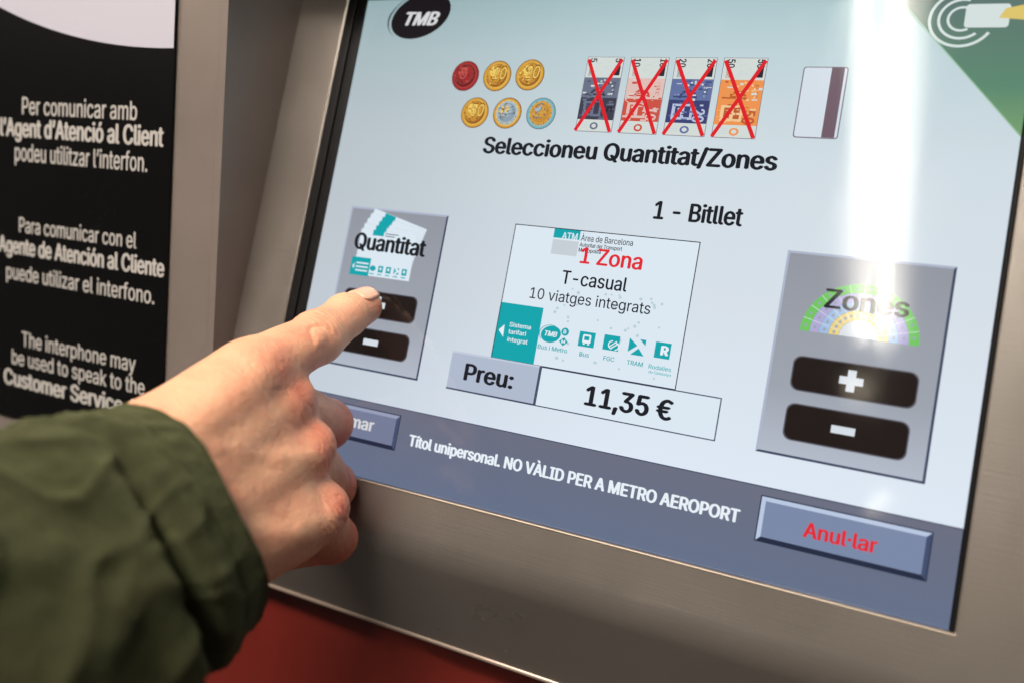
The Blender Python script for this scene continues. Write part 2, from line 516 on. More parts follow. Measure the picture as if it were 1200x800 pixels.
# viewing-angle dimming painted into the page's glow at its left and upper edges
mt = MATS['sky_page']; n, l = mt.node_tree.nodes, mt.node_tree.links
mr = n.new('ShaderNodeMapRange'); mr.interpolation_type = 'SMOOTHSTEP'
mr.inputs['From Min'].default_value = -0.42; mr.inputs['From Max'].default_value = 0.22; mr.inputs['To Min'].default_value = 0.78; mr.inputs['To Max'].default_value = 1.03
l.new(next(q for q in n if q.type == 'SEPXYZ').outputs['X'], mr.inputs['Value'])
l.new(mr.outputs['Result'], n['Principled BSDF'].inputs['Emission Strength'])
# solid body of the display behind its picture
slab('display_housing', S, AL + 0.002, BT + 0.002, AR - 0.002, BB - 0.002, -0.0045, -0.06, GASKET, machine)


def sub(fl, name): return fl.build(name, screen)


g = Flat(S); g.rect(SL, 0.1292, SR_, SB, 'status_page', 0); g.rect(SL, 0.1286, SR_, 0.1300, 'panel_edge', 1)
o = sub(g, 'status_bar'); stamp(o)
g = Flat(S); g.textpx('Títol unipersonal. NO VÀLID PER A METRO AEROPORT', (478.5, 520.5), (865.7, 612.8), 13, 'white', 3, 0.16)
sub(g, 'warning_lettering')

# --- operator logo, top left
ca, cb = ps(493, 19)
g = Flat(S); g.ell(ca, cb, 0.0545, 0.0375, 'logo_black', 1, -0.32)
for k in range(16):
    t0 = math.radians(150 + 7 * k); t1 = math.radians(157 + 7 * k)
    def pt(t, q):
        c, s = math.cos(-0.32), math.sin(-0.32); x, y = q * 0.0545 * math.cos(t), q * 0.0375 * math.sin(t)
        return (ca - 0.001 + x * c - y * s, cb + x * s + y * c)
    w = 1.13 - abs(k - 7.5) * 0.007
    g.poly([pt(t0, 1.07), pt(t0, w), pt(t1, w), pt(t1, 1.07)], 'logo_black', 1)
a0, b0 = ps(470.5, 31); a1, _ = ps(515, 29)
g.text('TMB', a0, b0 - 0.001, a1 - a0 - 0.006, 0.022, 'logo_white', 2, 0.16, 0.0, 0.28)
sub(g, 'operator_logo')

# --- coins
R = 0.0232
for (px, body, dark, lite, core, num) in (((545.5, 89.5), 'coin_red', 'coin_red_dark', 'coin_red_light', None, '5'),
                                          ((582.7, 89.5), 'coin_gold', 'coin_gold_dark', 'coin_gold_light', None, '10'),
                                          ((621.0, 88.3), 'coin_gold', 'coin_gold_dark', 'coin_gold_light', None, '20'),
                                          ((556.5, 132.5), 'coin_gold', 'coin_gold_dark', 'coin_gold_light', None, '50'),
                                          ((594.5, 133.0), 'coin_gold', 'coin_gold_dark', 'coin_gold_light', 'coin_silver', '1'),
                                          ((634.0, 133.5), 'coin_teal', 'coin_silver_dark', 'coin_silver', 'coin_gold', '2')):
    a, b = ps(*px)
    g = Flat(S); g.ell(a, b, R, R * 1.06, dark, 1); g.ell(a, b, R * 0.94, R, body, 2)
    g.ell(a, b, R * 0.80, R * 0.86, lite, 3); g.ell(a, b, R * 0.77, R * 0.83, body if not core else core, 4)
    if core: g.ell(a, b, R * 0.66, R * 0.71, core, 5)
    rnd = random.Random(num)
    tones = {'coin_red': ('coin_red_dark', 'coin_red', 'coin_red_mid'), 'coin_gold': ('coin_gold_deep', 'coin_gold', 'coin_gold_mid'), 'coin_teal': ('coin_gold_deep', 'coin_gold', 'coin_gold_mid')}[body]
    if num == '1': tones = ('coin_silver_dark', 'coin_silver', 'coin_silver_mid')
    q = R * (0.76 if not core else 0.62)
    g.ell(a, b, q, q * 1.06, tones[0] if not core else tones[2], 6)                    # metal sheen drawn into the coin picture, darker low and brighter high
    for k, (dx, dy, f_, tn) in enumerate(((-.06, -.06, .92, tones[2]), (-.10, -.14, .74, tones[1]), (-.16, -.24, .46, lite))): g.ell(a + dx * R, b + dy * R, q * f_, q * f_, tn, 7 + k, 0.4)
    for k in range(46):                                        # relief of the coin face
        t = rnd.uniform(0, 2 * PI); rr_ = q * math.sqrt(rnd.uniform(0.02, 0.85)); lft = math.cos(t) < 0.1
        x, y = a + rr_ * math.cos(t), b + rr_ * math.sin(t)
        g.ell(x, y, R * rnd.uniform(0.03, 0.11), R * rnd.uniform(0.02, 0.06), rnd.choice((dark, tones[0], tones[0], lite)) if lft or rnd.random() < 0.4 else tones[2], 11 + k % 3, rnd.uniform(0, 3), 8)
    if core:
        for k in range(12):
            t = 2 * PI * k / 12; g.ell(a + R * .73 * math.cos(t), b + R * .78 * math.sin(t), R * .05, R * .05, lite if body != 'coin_teal' else 'coin_silver_dark', 11, 0, 5)
    for k in range(10):
        t = math.radians(20 + 14 * k); g.ell(a + R * 0.72 * math.cos(t), b + R * 0.78 * math.sin(t), R * 0.04, R * 0.04, dark, 6, 0, 6)
    w = {1: 0.5, 2: 0.95}[len(num)] * R if num != '1' else 0.32 * R
    sx = a - 0.05 * R if len(num) == 2 else a - 0.35 * R
    if len(num) == 2: sx = a - 0.25 * R
    g.text(num, sx, b + 0.36 * R, w, 0.92 * R, dark, 16, 0.16, 0.0, 0.12)
    g.text(num, sx + 0.04 * R, b + 0.33 * R, w * 0.94, 0.82 * R, lite if not core else tones[1], 17, 0.03, 0.0, 0.12)
    o = sub(g, 'coin_picture'); o['label'] = {'5': 'red copper five cent coin picture', '10': 'gold ten cent coin picture', '20': 'gold twenty cent coin picture',
                                              '50': 'gold fifty cent coin picture', '1': 'one euro coin picture with silver centre', '2': 'two euro coin picture with gold centre'}[num]

# --- crossed-out banknotes
NT, NB = -0.4337, -0.3200
for (l0, r0, num, pale, mid, deep, lab) in ((0.0373, 0.0924, '5', 'note_grey', 'note_grey', 'note_grey_dark', 'grey five euro banknote picture crossed out in red'),
                                            (0.1022, 0.1572, '10', 'note_rose', 'note_rose', 'note_red', 'red ten euro banknote picture crossed out in red'),
                                            (0.1660, 0.2235, '20', 'note_blue_pale', 'note_blue', 'note_blue_dark', 'blue twenty euro banknote picture crossed out in red'),
                                            (0.2321, 0.2898, '50', 'note_peach', 'note_orange', 'note_orange_dark', 'orange fifty euro banknote picture crossed out in red')):
    w, h = r0 - l0, NB - NT
    g = Flat(S); g.rect(l0, NT, r0, NB, 'card_line', 1); g.rect(l0 + 0.0008, NT + 0.0008, r0 - 0.0008, NB - 0.0008, 'note_paper', 2)
    g.rect(l0 + 0.0008, NT + 0.28 * h, r0 - 0.0008, NT + 0.84 * h, mid, 3)
    g.rect(l0 + 0.0008, NT + 0.55 * h, r0 - 0.0008, NT + 0.84 * h, deep if num != '50' else mid, 4)
    g.rect(l0 + 0.12 * w, NT + 0.60 * h, l0 + 0.62 * w, NT + 0.80 * h, pale, 5)
    g.rect(l0 + 0.20 * w, NT + 0.63 * h, l0 + 0.34 * w, NT + 0.77 * h, deep, 6); g.rect(l0 + 0.42 * w, NT + 0.63 * h, l0 + 0.56 * w, NT + 0.77 * h, deep, 6)
    g.arc(l0 + 0.45 * w, NT + 0.53 * h, 0.16 * w, 0.22 * w, 180, 360, deep, 6, 14)
    g.rect(l0 + 0.10 * w, NT + 0.50 * h, l0 + 0.62 * w, NT + 0.52 * h, deep, 6)
    for k in range(9):
        t = math.radians(200 + 22 * k); g.ell(l0 + 0.60 * w + 0.24 * w * math.cos(t), NT + 0.46 * h + 0.14 * h * math.sin(t), 0.030 * w, 0.030 * w, 'note_paper' if num in '520' else pale, 7, 0, 5)
    g.rect(r0 - 0.20 * w, NT + 0.12 * h, r0 - 0.06 * w, NT + 0.25 * h, 'note_foil', 4)
    g.ell(l0 + 0.5 * w, NT + 0.925 * h, 0.11 * w, 0.048 * h, mid if num != '10' else deep, 5)
    g.ell(l0 + 0.5 * w, NT + 0.925 * h, 0.06 * w, 0.026 * h, 'note_paper', 6)
    rn = random.Random(num + 'n')
    for k in range(60):                                        # fine engraved lines and tints
        x = l0 + w * rn.uniform(0.03, 0.90); y = NT + h * rn.uniform(0.29, 0.82); ww = w * rn.uniform(0.03, 0.16); hh = h * rn.uniform(0.004, 0.03)
        g.rect(x, y, min(x + ww, r0 - 0.001), min(y + hh, NT + 0.84 * h), rn.choice((pale, mid, deep, mid, 'note_paper')) if y < NT + 0.55 * h else rn.choice((mid, deep, pale)), 7)
    for k in range(14):
        x = l0 + w * rn.uniform(0.25, 0.62); y = NT + h * rn.uniform(0.04, 0.24); g.rect(x, y, x + w * rn.uniform(.03, .12), y + h * 0.006, 'grey_pale', 4)
    for k in range(3): g.rect(l0 + 0.08 * w, NT + (0.88 + 0.03 * k) * h, l0 + 0.34 * w, NT + (0.888 + 0.03 * k) * h, 'grey_pale', 4)
    g.text(num, l0 + 0.10 * w, NT + 0.025 * h, 0.055 * h * len(num), 0.17 * w, 'note_foil', 5, 0.12, PI / 2)
    g.text(num, r0 - 0.22 * w, NT + 0.025 * h, 0.055 * h * len(num), 0.17 * w, 'note_foil', 5, 0.12, PI / 2)
    g.text('EURO', l0 + 0.10 * w, NT + 0.15 * h, 0.11 * h, 0.09 * w, deep, 5, 0.05, PI / 2)
    g.text('EURO', r0 - 0.20 * w, NT + 0.34 * h, 0.16 * h, 0.09 * w, deep, 5, 0.05, PI / 2)
    g.text(num, r0 - 0.36 * w, NT + 0.66 * h, 0.085 * h * len(num), 0.27 * w, deep if num == '50' else ('note_foil' if num == '5' else pale), 8, 0.12, PI / 2)
    g.line((l0 + 0.05 * w, NT + 0.05 * h), (r0 - 0.04 * w, NB), 0.0052, 'cross_red', 10)
    g.line((r0 - 0.04 * w, NT + 0.05 * h), (l0 + 0.02 * w, NB), 0.0052, 'cross_red', 11)
    sub(g, 'banknote_picture')['label'] = lab

# --- bank card
l0, r0, t0, b0 = 0.3359, 0.3905, -0.4221, -0.3250
g = Flat(S); g.rrect(l0, t0, r0, b0, 0.004, 'card_line', 1); g.rrect(l0 + 0.0014, t0 + 0.0014, r0 - 0.0014, b0 - 0.0014, 0.003, 'card_white', 2)
g.rect(r0 - 0.0200, t0 + 0.0014, r0 - 0.0045, b0 - 0.0014, 'card_stripe', 3); sub(g, 'bank_card_picture')

# --- headline and ticket count
g = Flat(S); g.textpx('Seleccioneu Quantitat/Zones', (565, 180), (910, 199.5), 18.5, 'ink', 2, 0.14); sub(g, 'headline_lettering')
g = Flat(S); g.textpx('1 - Bitllet', (765, 256), (869, 265.8), 20.5, 'ink', 2, 0.12); sub(g, 'count_lettering')


# --- the two grey option panels with their plus and minus buttons
def option_panel(name, l0, t0, r0, b0):
    g = Flat(S)
    g.rect(l0, t0, r0, b0, 'panel_page', 1)
    e = 0.0030
    g.poly([(l0, t0), (r0, t0), (r0 - e, t0 + e), (l0 + e, t0 + e)], 'panel_light', 2)
    g.poly([(l0, t0), (l0 + e, t0 + e), (l0 + e, b0 - e), (l0, b0)], 'panel_light', 2)
    g.poly([(r0, t0), (r0, b0), (r0 - e, b0 - e), (r0 - e, t0 + e)], 'panel_edge', 2)
    g.poly([(l0, b0), (l0 + e, b0 - e), (r0 - e, b0 - e), (r0, b0)], 'panel_edge', 2)
    return g


def push_button(name, l0, t0, r0, b0, plus):
    g = Flat(S); g.rrect(l0 - 0.0016, t0 - 0.0016, r0 + 0.0016, b0 + 0.0016, 0.0105, 'button_rim', 3); g.rrect(l0, t0, r0, b0, 0.010, 'button_black', 4)
    a, b = (l0 + r0) / 2 - 0.002, (t0 + b0) / 2; k = 0.0135
    g.rect(a - k, b - 0.0048, a + k, b + 0.0048, 'mark', 5)
    if plus: g.rect(a - 0.0048, b - k, a + 0.0048, b - 0.0048, 'mark', 5); g.rect(a - 0.0048, b + 0.0048, a + 0.0048, b + k, 'mark', 5)
    sub(g, name)


def mini_icons(g, l0, t0, w, h, lev, col='teal'):
    n = 5
    for k in range(n):
        x = l0 + w * k / n; q = min(w / n * 0.62, h)
        if k == 0: g.ell(x + q / 2, t0 + h / 2, q * 0.62, h * 0.42, col, lev)
        elif k == 3:
            g.poly([(x, t0), (x + q * .5, t0 + h * .5), (x, t0 + h)], col, lev); g.poly([(x + q, t0), (x + q, t0 + h * .4), (x + q * .6, t0)], col, lev)
            g.poly([(x + q, t0 + h), (x + q, t0 + h * .6), (x + q * .4, t0 + h)], col, lev)
        else: g.rect(x, t0, x + q, t0 + h, col, lev); g.rect(x + q * .3, t0 + h * .25, x + q * .7, t0 + h * .65, 'ticket_white', lev + 1)
        g.rect(x, t0 + h * 1.25, x + q * 0.9, t0 + h * 1.42, 'teal_pale', lev)


QL, QR, QT, QB = -0.3180, -0.1402, -0.1765, 0.0826
g = option_panel('quantity_panel', QL, QT, QR, QB)
# fanned tickets
cx, cy = ps(457, 300)
BRa, BRb = ps(479.6, 330); BLa, BLb = ps(414.5, 323); TRa, TRb = ps(496.5, 276.5)
tw, th_ = BRa - BLa, BRb - TRb
for k in range(5):
    q = 4 - k; c, sn = math.cos(0.062 * q), math.sin(0.062 * q)
    ox, oy = BRa - 0.0012 * q, BRb - 0.003 * q
    def tp(x, y): return (ox + x * c - y * sn, oy + x * sn + y * c)
    g.poly([tp(-tw - 0.0007, -th_ - 0.0007), tp(0.0007, -th_ - 0.0007), tp(0.0007, 0.0007), tp(-tw - 0.0007, 0.0007)], 'grey_pale', 3 + k)
    g.poly([tp(-tw, -th_), tp(0, -th_), tp(0, 0), tp(-tw, 0)], 'ticket_white', 4 + k)
    g.poly([tp(-tw * 0.78, -th_), tp(-tw * 0.58, -th_), tp(-tw * 0.58, -th_ + 0.009), tp(-tw * 0.78, -th_ + 0.009)], 'teal', 5 + k)
for k in range(2): g.rect(BLa + 0.046, TRb + 0.004 + 0.0038 * k, BLa + 0.070 - 0.006 * k, TRb + 0.0053 + 0.0038 * k, 'panel_edge', 10)
tl = ps(415, 301); br = ps(431, 324.5)
g.rect(tl[0] - 0.001, tl[1], br[0] + 0.002, br[1], 'teal', 9); 
for k in range(3): g.rect(tl[0] + 0.009, tl[1] + 0.008 + 0.006 * k, br[0] - 0.001, tl[1] + 0.0105 + 0.006 * k, 'ticket_white', 10)
g.poly([(tl[0] + 0.002, tl[1] + 0.015), (tl[0] + 0.006, tl[1] + 0.010), (tl[0] + 0.006, tl[1] + 0.020)], 'ticket_white', 10)
p = ps(436, 311); mini_icons(g, p[0], p[1], 0.072, 0.0105, 9)
g.textpx('Quantitat', (415.5, 292.2), (499, 301), 18.5, 'ink', 12, 0.15)
stamp(sub(g, 'quantity_panel'))
# button corners measured on the zone panel and carried over
push_button('plus_button', -0.2980, -0.0420, -0.1660, -0.0020, True)
push_button('minus_button', -0.2960, 0.0180, -0.1672, 0.0578, False)

ZL, ZR, ZT, ZB = 0.3532, 0.5437, -0.1746, 0.0871
g = option_panel('zone_panel', ZL, ZT, ZR, ZB)
a, b = ps(1005, 396)
for r0, r1, c in ((0.056, 0.0670, 'arc_green'), (0.045, 0.0555, 'arc_lilac'), (0.034, 0.0445, 'arc_blue'), (0.022, 0.0335, 'arc_yellow'), (0.0, 0.0215, 'arc_white')):
    g.arc(a, b, max(r0, 1e-4), r1, 180, 360, c, 3, 40)
    if r0 > 0.02:
        for k in range(1, 12):
            t = math.radians(180 + 15 * k); g.line((a + r0 * math.cos(t), b + r0 * math.sin(t)), (a + r1 * math.cos(t), b + r1 * math.sin(t)), 0.0008, 'arc_white', 4)
        for k in range(12):
            t = math.radians(187 + 15 * k); q = (r0 + r1) / 2; g.ell(a + q * math.cos(t), b + q * math.sin(t), 0.0018, 0.0022, 'panel_grey', 4, 0, 8)
g.textpx('Zones', (965, 359.5), (1064, 373.5), 22, 'ink', 7, 0.10)
stamp(sub(g, 'zone_panel'))
push_button('plus_button', 0.3822, -0.0405, 0.5206, 0.0010, True)
push_button('minus_button', 0.3828, 0.0200, 0.5188, 0.0640, False)

# --- ticket picture
KL, KR, KT, KB = -0.0278, 0.2425, -0.1739, 0.0286
g = Flat(S); g.rect(KL, KT, KR, KB, 'ticket_white', 1); g.frame(KL, KT, KR, KB, 0.0013, 'ink', 3)
rnd = random.Random(9)
for k in range(46):
    x = rnd.uniform(KL + 0.07, KR - 0.03); y = rnd.uniform(KT + 0.085, KB - 0.01); q = rnd.uniform(0.0014, 0.0026)
    g.ell(x, y, q, q, 'dot', 2, 0, 10)
def pxrect(p, q, mat, lev):
    a, b = ps(*p); c, e = ps(*q); g.rect(a, b, c, e, mat, lev)
    return a, b, c, e
pxrect((650.5, 268), (679, 281.7), 'teal', 3)
pxrect((648.5, 280.6), (675.5, 301), 'grey_pale', 3)
g.textpx('ATM', (658.5, 280.4), (676.5, 282.4), 8, 'ticket_white', 5, 0.08)
g.textpx('Àrea de Barcelona', (680.7, 282.8), (741.5, 288.6), 7.0, 'ink', 4, 0.03)
g.textpx('Autoritat del Transport', (679.2, 289.4), (729, 294.4), 4.6, 'ink', 4, 0.06)
g.textpx('Metropolità', (678, 295.0), (704, 298.4), 4.6, 'ink', 4, 0.06)
g.textpx('1 Zona', (679.4, 308.3), (751.8, 317.2), 18.5, 'red_ink', 7, 0.09)
g.textpx('T-casual', (657.6, 332.7), (734, 342.2), 15.8, 'ink', 6, 0.06)
g.textpx('10 viatges integrats', (620.7, 349.7), (761.6, 368.4), 12.6, 'ink', 6, 0.02)
aL, bT, aR, bB = pxrect((587.2, 354.0), (622.8, 424.3), 'teal', 2)
g.rect(KL + 0.0013, bT, aR + 0.004, KB - 0.0013, 'teal', 4)
for s, p, q in (('Sistema', (597.3, 382.5), (622.2, 386.7)), ('tarifari', (596, 390.6), (616.4, 394.2)), ('integrat', (594.6, 399.6), (618.3, 403.6))):
    g.textpx(s, p, q, 5.2, 'white', 6, 0.05)
g.poly([ps(585, 386.5), ps(592, 380.4), ps(590, 395)], 'white', 6)
a, b = ps(645.8, 391.7); g.ell(a, b, 0.0150, 0.0120, 'teal', 4, -0.25)
g.arc(a - 0.001, b, 0.0158, 0.0168, 140, 290, 'teal', 4, 20, 0.8)
g.text('TMB', a - 0.0105, b + 0.0032, 0.0195, 0.0072, 'white', 6, 0.12, 0.0, 0.2)
a, b = ps(662.6, 389); g.ell(a, b, 0.0056, 0.0058, 'teal', 4); g.text('B', a - 0.0022, b + 0.0026, 0.0042, 0.0054, 'white', 6, 0.1)
a, b = ps(660.5, 400.4); g.poly([(a - 0.0068, b), (a, b - 0.0062), (a + 0.0068, b), (a, b + 0.0062)], 'teal', 4); g.text('M', a - 0.0028, b + 0.0022, 0.0056, 0.0044, 'white', 6, 0.1)
aL, bT, aR, bB = pxrect((680.2, 387.8), (695.6, 408.0), 'teal', 4); w, h = aR - aL, bB - bT
g.rrect(aL + .24 * w, bT + .18 * h, aR - .24 * w, bB - .24 * h, 0.002, 'white', 5); g.rect(aL + .34 * w, bT + .30 * h, aR - .34 * w, bB - .44 * h, 'teal', 6)
g.rect(aL + .30 * w, bB - .22 * h, aL + .42 * w, bB - .14 * h, 'white', 5); g.rect(aR - .42 * w, bB - .22 * h, aR - .30 * w, bB - .14 * h, 'white', 5)
aL, bT, aR, bB = pxrect((709, 391.7), (724.4, 412.0), 'teal', 4); w, h = aR - aL, bB - bT
g.arc(aL + .58 * w, bB - .38 * h, .20 * w, .27 * w, 90, 270, 'white', 5, 14); g.arc(aL + .78 * w, bB - .30 * h, .18 * w, .25 * w, -90, 90, 'white', 5, 14)
g.line((aL + .50 * w, bB - .12 * h), (aR - .04 * w, bB - .52 * h), 0.0016, 'white', 6); g.line((aL + .38 * w, bB - .20 * h), (aR - .16 * w, bB - .64 * h), 0.0014, 'white', 6)
pa, pb = ps(738.5, 395.7); pc, pd = ps(754.4, 417.6); w, h = pc - pa, pd - pb
g.poly([(pa, pb), (pa + .52 * w, pb + .42 * h), (pa, pb + .86 * h)], 'teal', 4); g.poly([(pa + .62 * w, pb), (pc, pb), (pc, pb + .36 * h)], 'teal', 4)
g.poly([(pa + .18 * w, pd), (pa + .62 * w, pb + .56 * h), (pc, pd)], 'teal', 4)
aL, bT, aR, bB = pxrect((769.2, 400.1), (784.2, 421.4), 'teal', 4); w, h = aR - aL, bB - bT
g.text('R', aL + .38 * w, bB - .22 * h, .52 * w, .56 * h, 'white', 6, 0.22)
for s, p, q, c in (('Bus i Metro', (630.3, 407.5), (664.5, 414.6), 5.2), ('Bus', (678.9, 416.7), (690, 419.0), 5.2), ('FGC', (707, 421.6), (719.6, 424.2), 5.2),
                   ('TRAM', (734.5, 426.3), (753, 430), 5.2), ('Rodalies', (760, 430.8), (786.2, 436), 5.0), ('de Catalunya', (760, 436.4), (786, 441.4), 3.2)):
    g.textpx(s, p, q, c, 'teal_pale' if s[0] in 'Rd' else 'teal', 5, 0.05)
sub(g, 'ticket_picture')

# --- price
PL_, PD, PR_, PT, PB = -0.0901, 0.0516, 0.3028, 0.0282, 0.0853
g = Flat(S); g.rect(PL_, PT - 0.0005, PD, PB, 'price_grey', 4); g.rect(PL_, PB - 0.0024, PD, PB, 'panel_edge', 5); g.rect(PD - 0.0022, PT, PD, PB, 'panel_edge', 6); g.rect(PL_, PT, PD - 0.003, PT + 0.002, 'panel_edge_light', 5)
g.textpx('Preu:', (543.4, 444.2), (600.7, 455.6), 19.5, 'ink', 7, 0.13); sub(g, 'price_label')
g = Flat(S); g.rect(PD, PT, PR_, PB, 'ticket_white', 4); g.frame(PD, PT, PR_, PB, 0.0016, 'panel_edge', 5)
g.textpx('11,35 €', (684.3, 473.8), (786.6, 492.2), 22.5, 'ink', 7, 0.14); sub(g, 'price_box')


# --- keys in the status bar
def key(name, l0, t0, r0, b0, face, light, s, p, q, cap, col):
    g = Flat(S); e = 0.0052
    g.rect(l0 - 0.0014, t0 - 0.0014, r0 + 0.0014, b0 + 0.0014, 'key_dark', 2); g.rect(l0, t0, r0, b0, face, 3)
    g.poly([(l0, t0), (r0, t0), (r0 - e, t0 + e), (l0 + e, t0 + e)], light, 4); g.poly([(l0, t0), (l0 + e, t0 + e), (l0 + e, b0 - e), (l0, b0)], light, 4)
    g.poly([(r0, t0), (r0, b0), (r0 - e, b0 - e), (r0 - e, t0 + e)], 'key_side', 4); g.poly([(l0, b0), (l0 + e, b0 - e), (r0 - e, b0 - e), (r0, b0)], 'key_dark', 4)
    g.textpx(s, p, q, cap, col, 6, 0.11); sub(g, name)
key('cancel_key', 0.3700, 0.1412, 0.5585, 0.1962, 'key_blue', 'key_light', 'Anul·lar', (940, 628.5), (1027, 646.5), 17.5, 'red_ink')
a1, b1 = ps(461.3, 524.5); a1b, b0k = ps(468.8, 484.0)
key('confirm_key', -0.3340, 0.1405, a1 + 0.0015, 0.1925, 'key_grey', 'key_grey_light', 'Confirmar', (366, 488.5), (438, 505.5), 13.5, 'logo_white')

# --- green contactless banner in the top right corner
p = ps(1064, 12); q = ps(1199, 164.5)
sl = (q[1] - p[1]) / (q[0] - p[0]); ax = p[0] + (SBT - p[1]) / sl; by = p[1] + (SR_ - p[0]) * sl
g = Flat(S); g.poly([(ax, SBT), (SR_, SBT), (SR_, by)], 'banner_page', 1)
g.line((ax + 0.001, SBT + 0.0005), (SR_ - 0.0006, by - 0.001), 0.0016, 'banner_edge', 2)
a, b = ps(1127, 23)
for r0, r1, d0, d1 in ((0.0135, 0.0165, 60, 290), (0.0235, 0.0268, 48, 285), (0.0335, 0.0370, 30, 280)): g.arc(a, b, r0, r1, d0, d1, 'banner_white', 3, 30)
pa = ps(1135, 6); pb = ps(1181, 33); g.rrect(pa[0] - 0.002, pa[1], pb[0], pb[1], 0.004, 'banner_white', 4)
pa = ps(1170, 22)
g.poly([(pa[0], pa[1]), (pa[0] + 0.006, pa[1] - 0.012), (SR_ - 0.0006, pa[1] - 0.020), (SR_ - 0.0006, pa[1] + 0.004)], 'banner_hand', 5)
o = sub(g, 'corner_banner'); stamp(o)

# ------------------------------------------------------------------ information sign on the left of the front sheet
sign = empty('information_sign', F(-1.05, 0.29, 0.004), 'black information sign with white Catalan, Spanish and English lines about the interphone', 'sign')
SGL, SGR, SGT, SGB = -1.52, -0.5945, -1.10, 0.292
slab('sign_board', F, SGL, SGT, SGR, SGB, 0.0006, 0.0050, SIGN_BLACK, sign, 0.0004)
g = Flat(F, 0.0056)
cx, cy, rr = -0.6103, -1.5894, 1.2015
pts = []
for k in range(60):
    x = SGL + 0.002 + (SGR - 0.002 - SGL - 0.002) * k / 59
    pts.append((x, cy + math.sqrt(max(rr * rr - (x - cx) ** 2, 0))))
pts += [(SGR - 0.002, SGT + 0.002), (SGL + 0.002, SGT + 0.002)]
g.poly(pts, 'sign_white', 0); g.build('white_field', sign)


def sign_text(name, rows):
    g = Flat(F, 0.0056)
    for s, p, q, cap, bold in rows: g.textpx(s, p, q, cap, 'letter_white', 0, bold, pf)
    g.build(name, sign)


sign_text('catalan_lettering', [('Per comunicar amb', (29.5, 139), (164, 137.5), 20, 0.05), ('l’Agent d’Atenció al Client', (4, 164.5), (195, 167), 20.5, 0.14),
                                ('podeu utilitzar l’interfon.', (21, 194), (176, 196.5), 20, 0.05)])
sign_text('spanish_lettering', [('Para comunicar con el', (26, 273), (163, 291), 17.5, 0.05), ('Agente de Atención al Cliente', (2, 294.5), (195.5, 325), 18.5, 0.14),
                                ('puede utilizar el interfono.', (11, 327.5), (184, 355), 17.5, 0.05)])
sign_text('english_lettering', [('The interphone may', (29, 403), (162, 437), 17, 0.05), ('be used to speak to the', (17.5, 424), (172.5, 463.5), 17, 0.05),
                                ('Customer Service Agent', (8, 448), (205, 498), 18, 0.14)])

# ------------------------------------------------------------------ ceiling lamps whose tubes show in the glass
def lamp(p0, p1, label, tube=None):
    p0, p1 = Vector(p0), Vector(p1)
    mid = (p0 + p1) / 2; L = (p1 - p0).length; yaw = math.atan2(p1.y - p0.y, p1.x - p0.x); pitch = -math.atan2(p1.z - p0.z, math.hypot(p1.x - p0.x, p1.y - p0.y))
    root = empty('ceiling_lamp', mid, label, 'lamp', 'fluorescent ceiling lamps'); root.rotation_euler = (0, pitch, yaw)
    mw = parent_matrix(root)
    def part(name, vs, fs, mat, sm=False):
        me = bpy.data.meshes.new(name); me.from_pydata(vs, [], fs); me.materials.append(mat)
        bm = bmesh.new(); bm.from_mesh(me); bmesh.ops.recalc_face_normals(bm, faces=bm.faces); bm.to_mesh(me); bm.free()
        if sm: me.polygons.foreach_set('use_smooth', [True] * len(me.polygons))
        o = bpy.data.objects.new(name, me); COL.objects.link(o); o.parent = root
    h = L / 2
    prof = [(-0.085, 0.025), (-0.075, 0.07), (0.075, 0.07), (0.085, 0.025), (0.012, 0.045), (-0.012, 0.045)]
    vs = [(x, y, z) for x in (-h, h) for y, z in prof]
    part('housing', vs, [(k, (k + 1) % 6, 6 + (k + 1) % 6, 6 + k) for k in range(6)] + [tuple(range(6)), tuple(range(6, 12))], LAMP_BODY)
    for y, r in ((0.018, 0.0095), (-0.046, 0.0048)):
        n = 16; vs = [(x, y + r * math.cos(2 * PI * k / n), r * math.sin(2 * PI * k / n)) for x in (-h + 0.01, h - 0.01) for k in range(n)]
        part('tube', vs, [(k, (k + 1) % n, n + (k + 1) % n, n + k) for k in range(n)] + [tuple(range(n)), tuple(range(n, 2 * n))], tube or TUBE, True)
    return root


def up(u, back, high=4.44): return ORIGIN + UNIT * Vector((u, -back, high))
lamp(up(0.49, 2.4, 5.0), up(1.66, 8.6, 3.06)   # follows the curve of the vault
     , 'white ceiling lamp with two lit tubes nearest the ticket machine')
lamp(up(2.28, 15.0), up(2.50, 16.6), 'short dim ceiling lamp behind the lamp nearest the machine', TUBE_DIM)
lamp(up(5.6, 30.0), up(6.3, 38.0), 'dim ceiling lamp farthest from the ticket machine', TUBE_DIM)

# ------------------------------------------------------------------ the hand and its sleeve (millimetres in front of the lens)
def C(px, py, z): return np.array([(px - 600) * z / 800, (py - 400) * z / 800, z])


def mm2w(p):                             # array of millimetre points -> world
    q = np.asarray(p, float) / 270 - C0
    w = np.stack([q @ cu_, q @ cf_, -(q @ cd_)], -1) * UNIT
    return w + np.array(ORIGIN)


def unit(v): return v / np.linalg.norm(v)


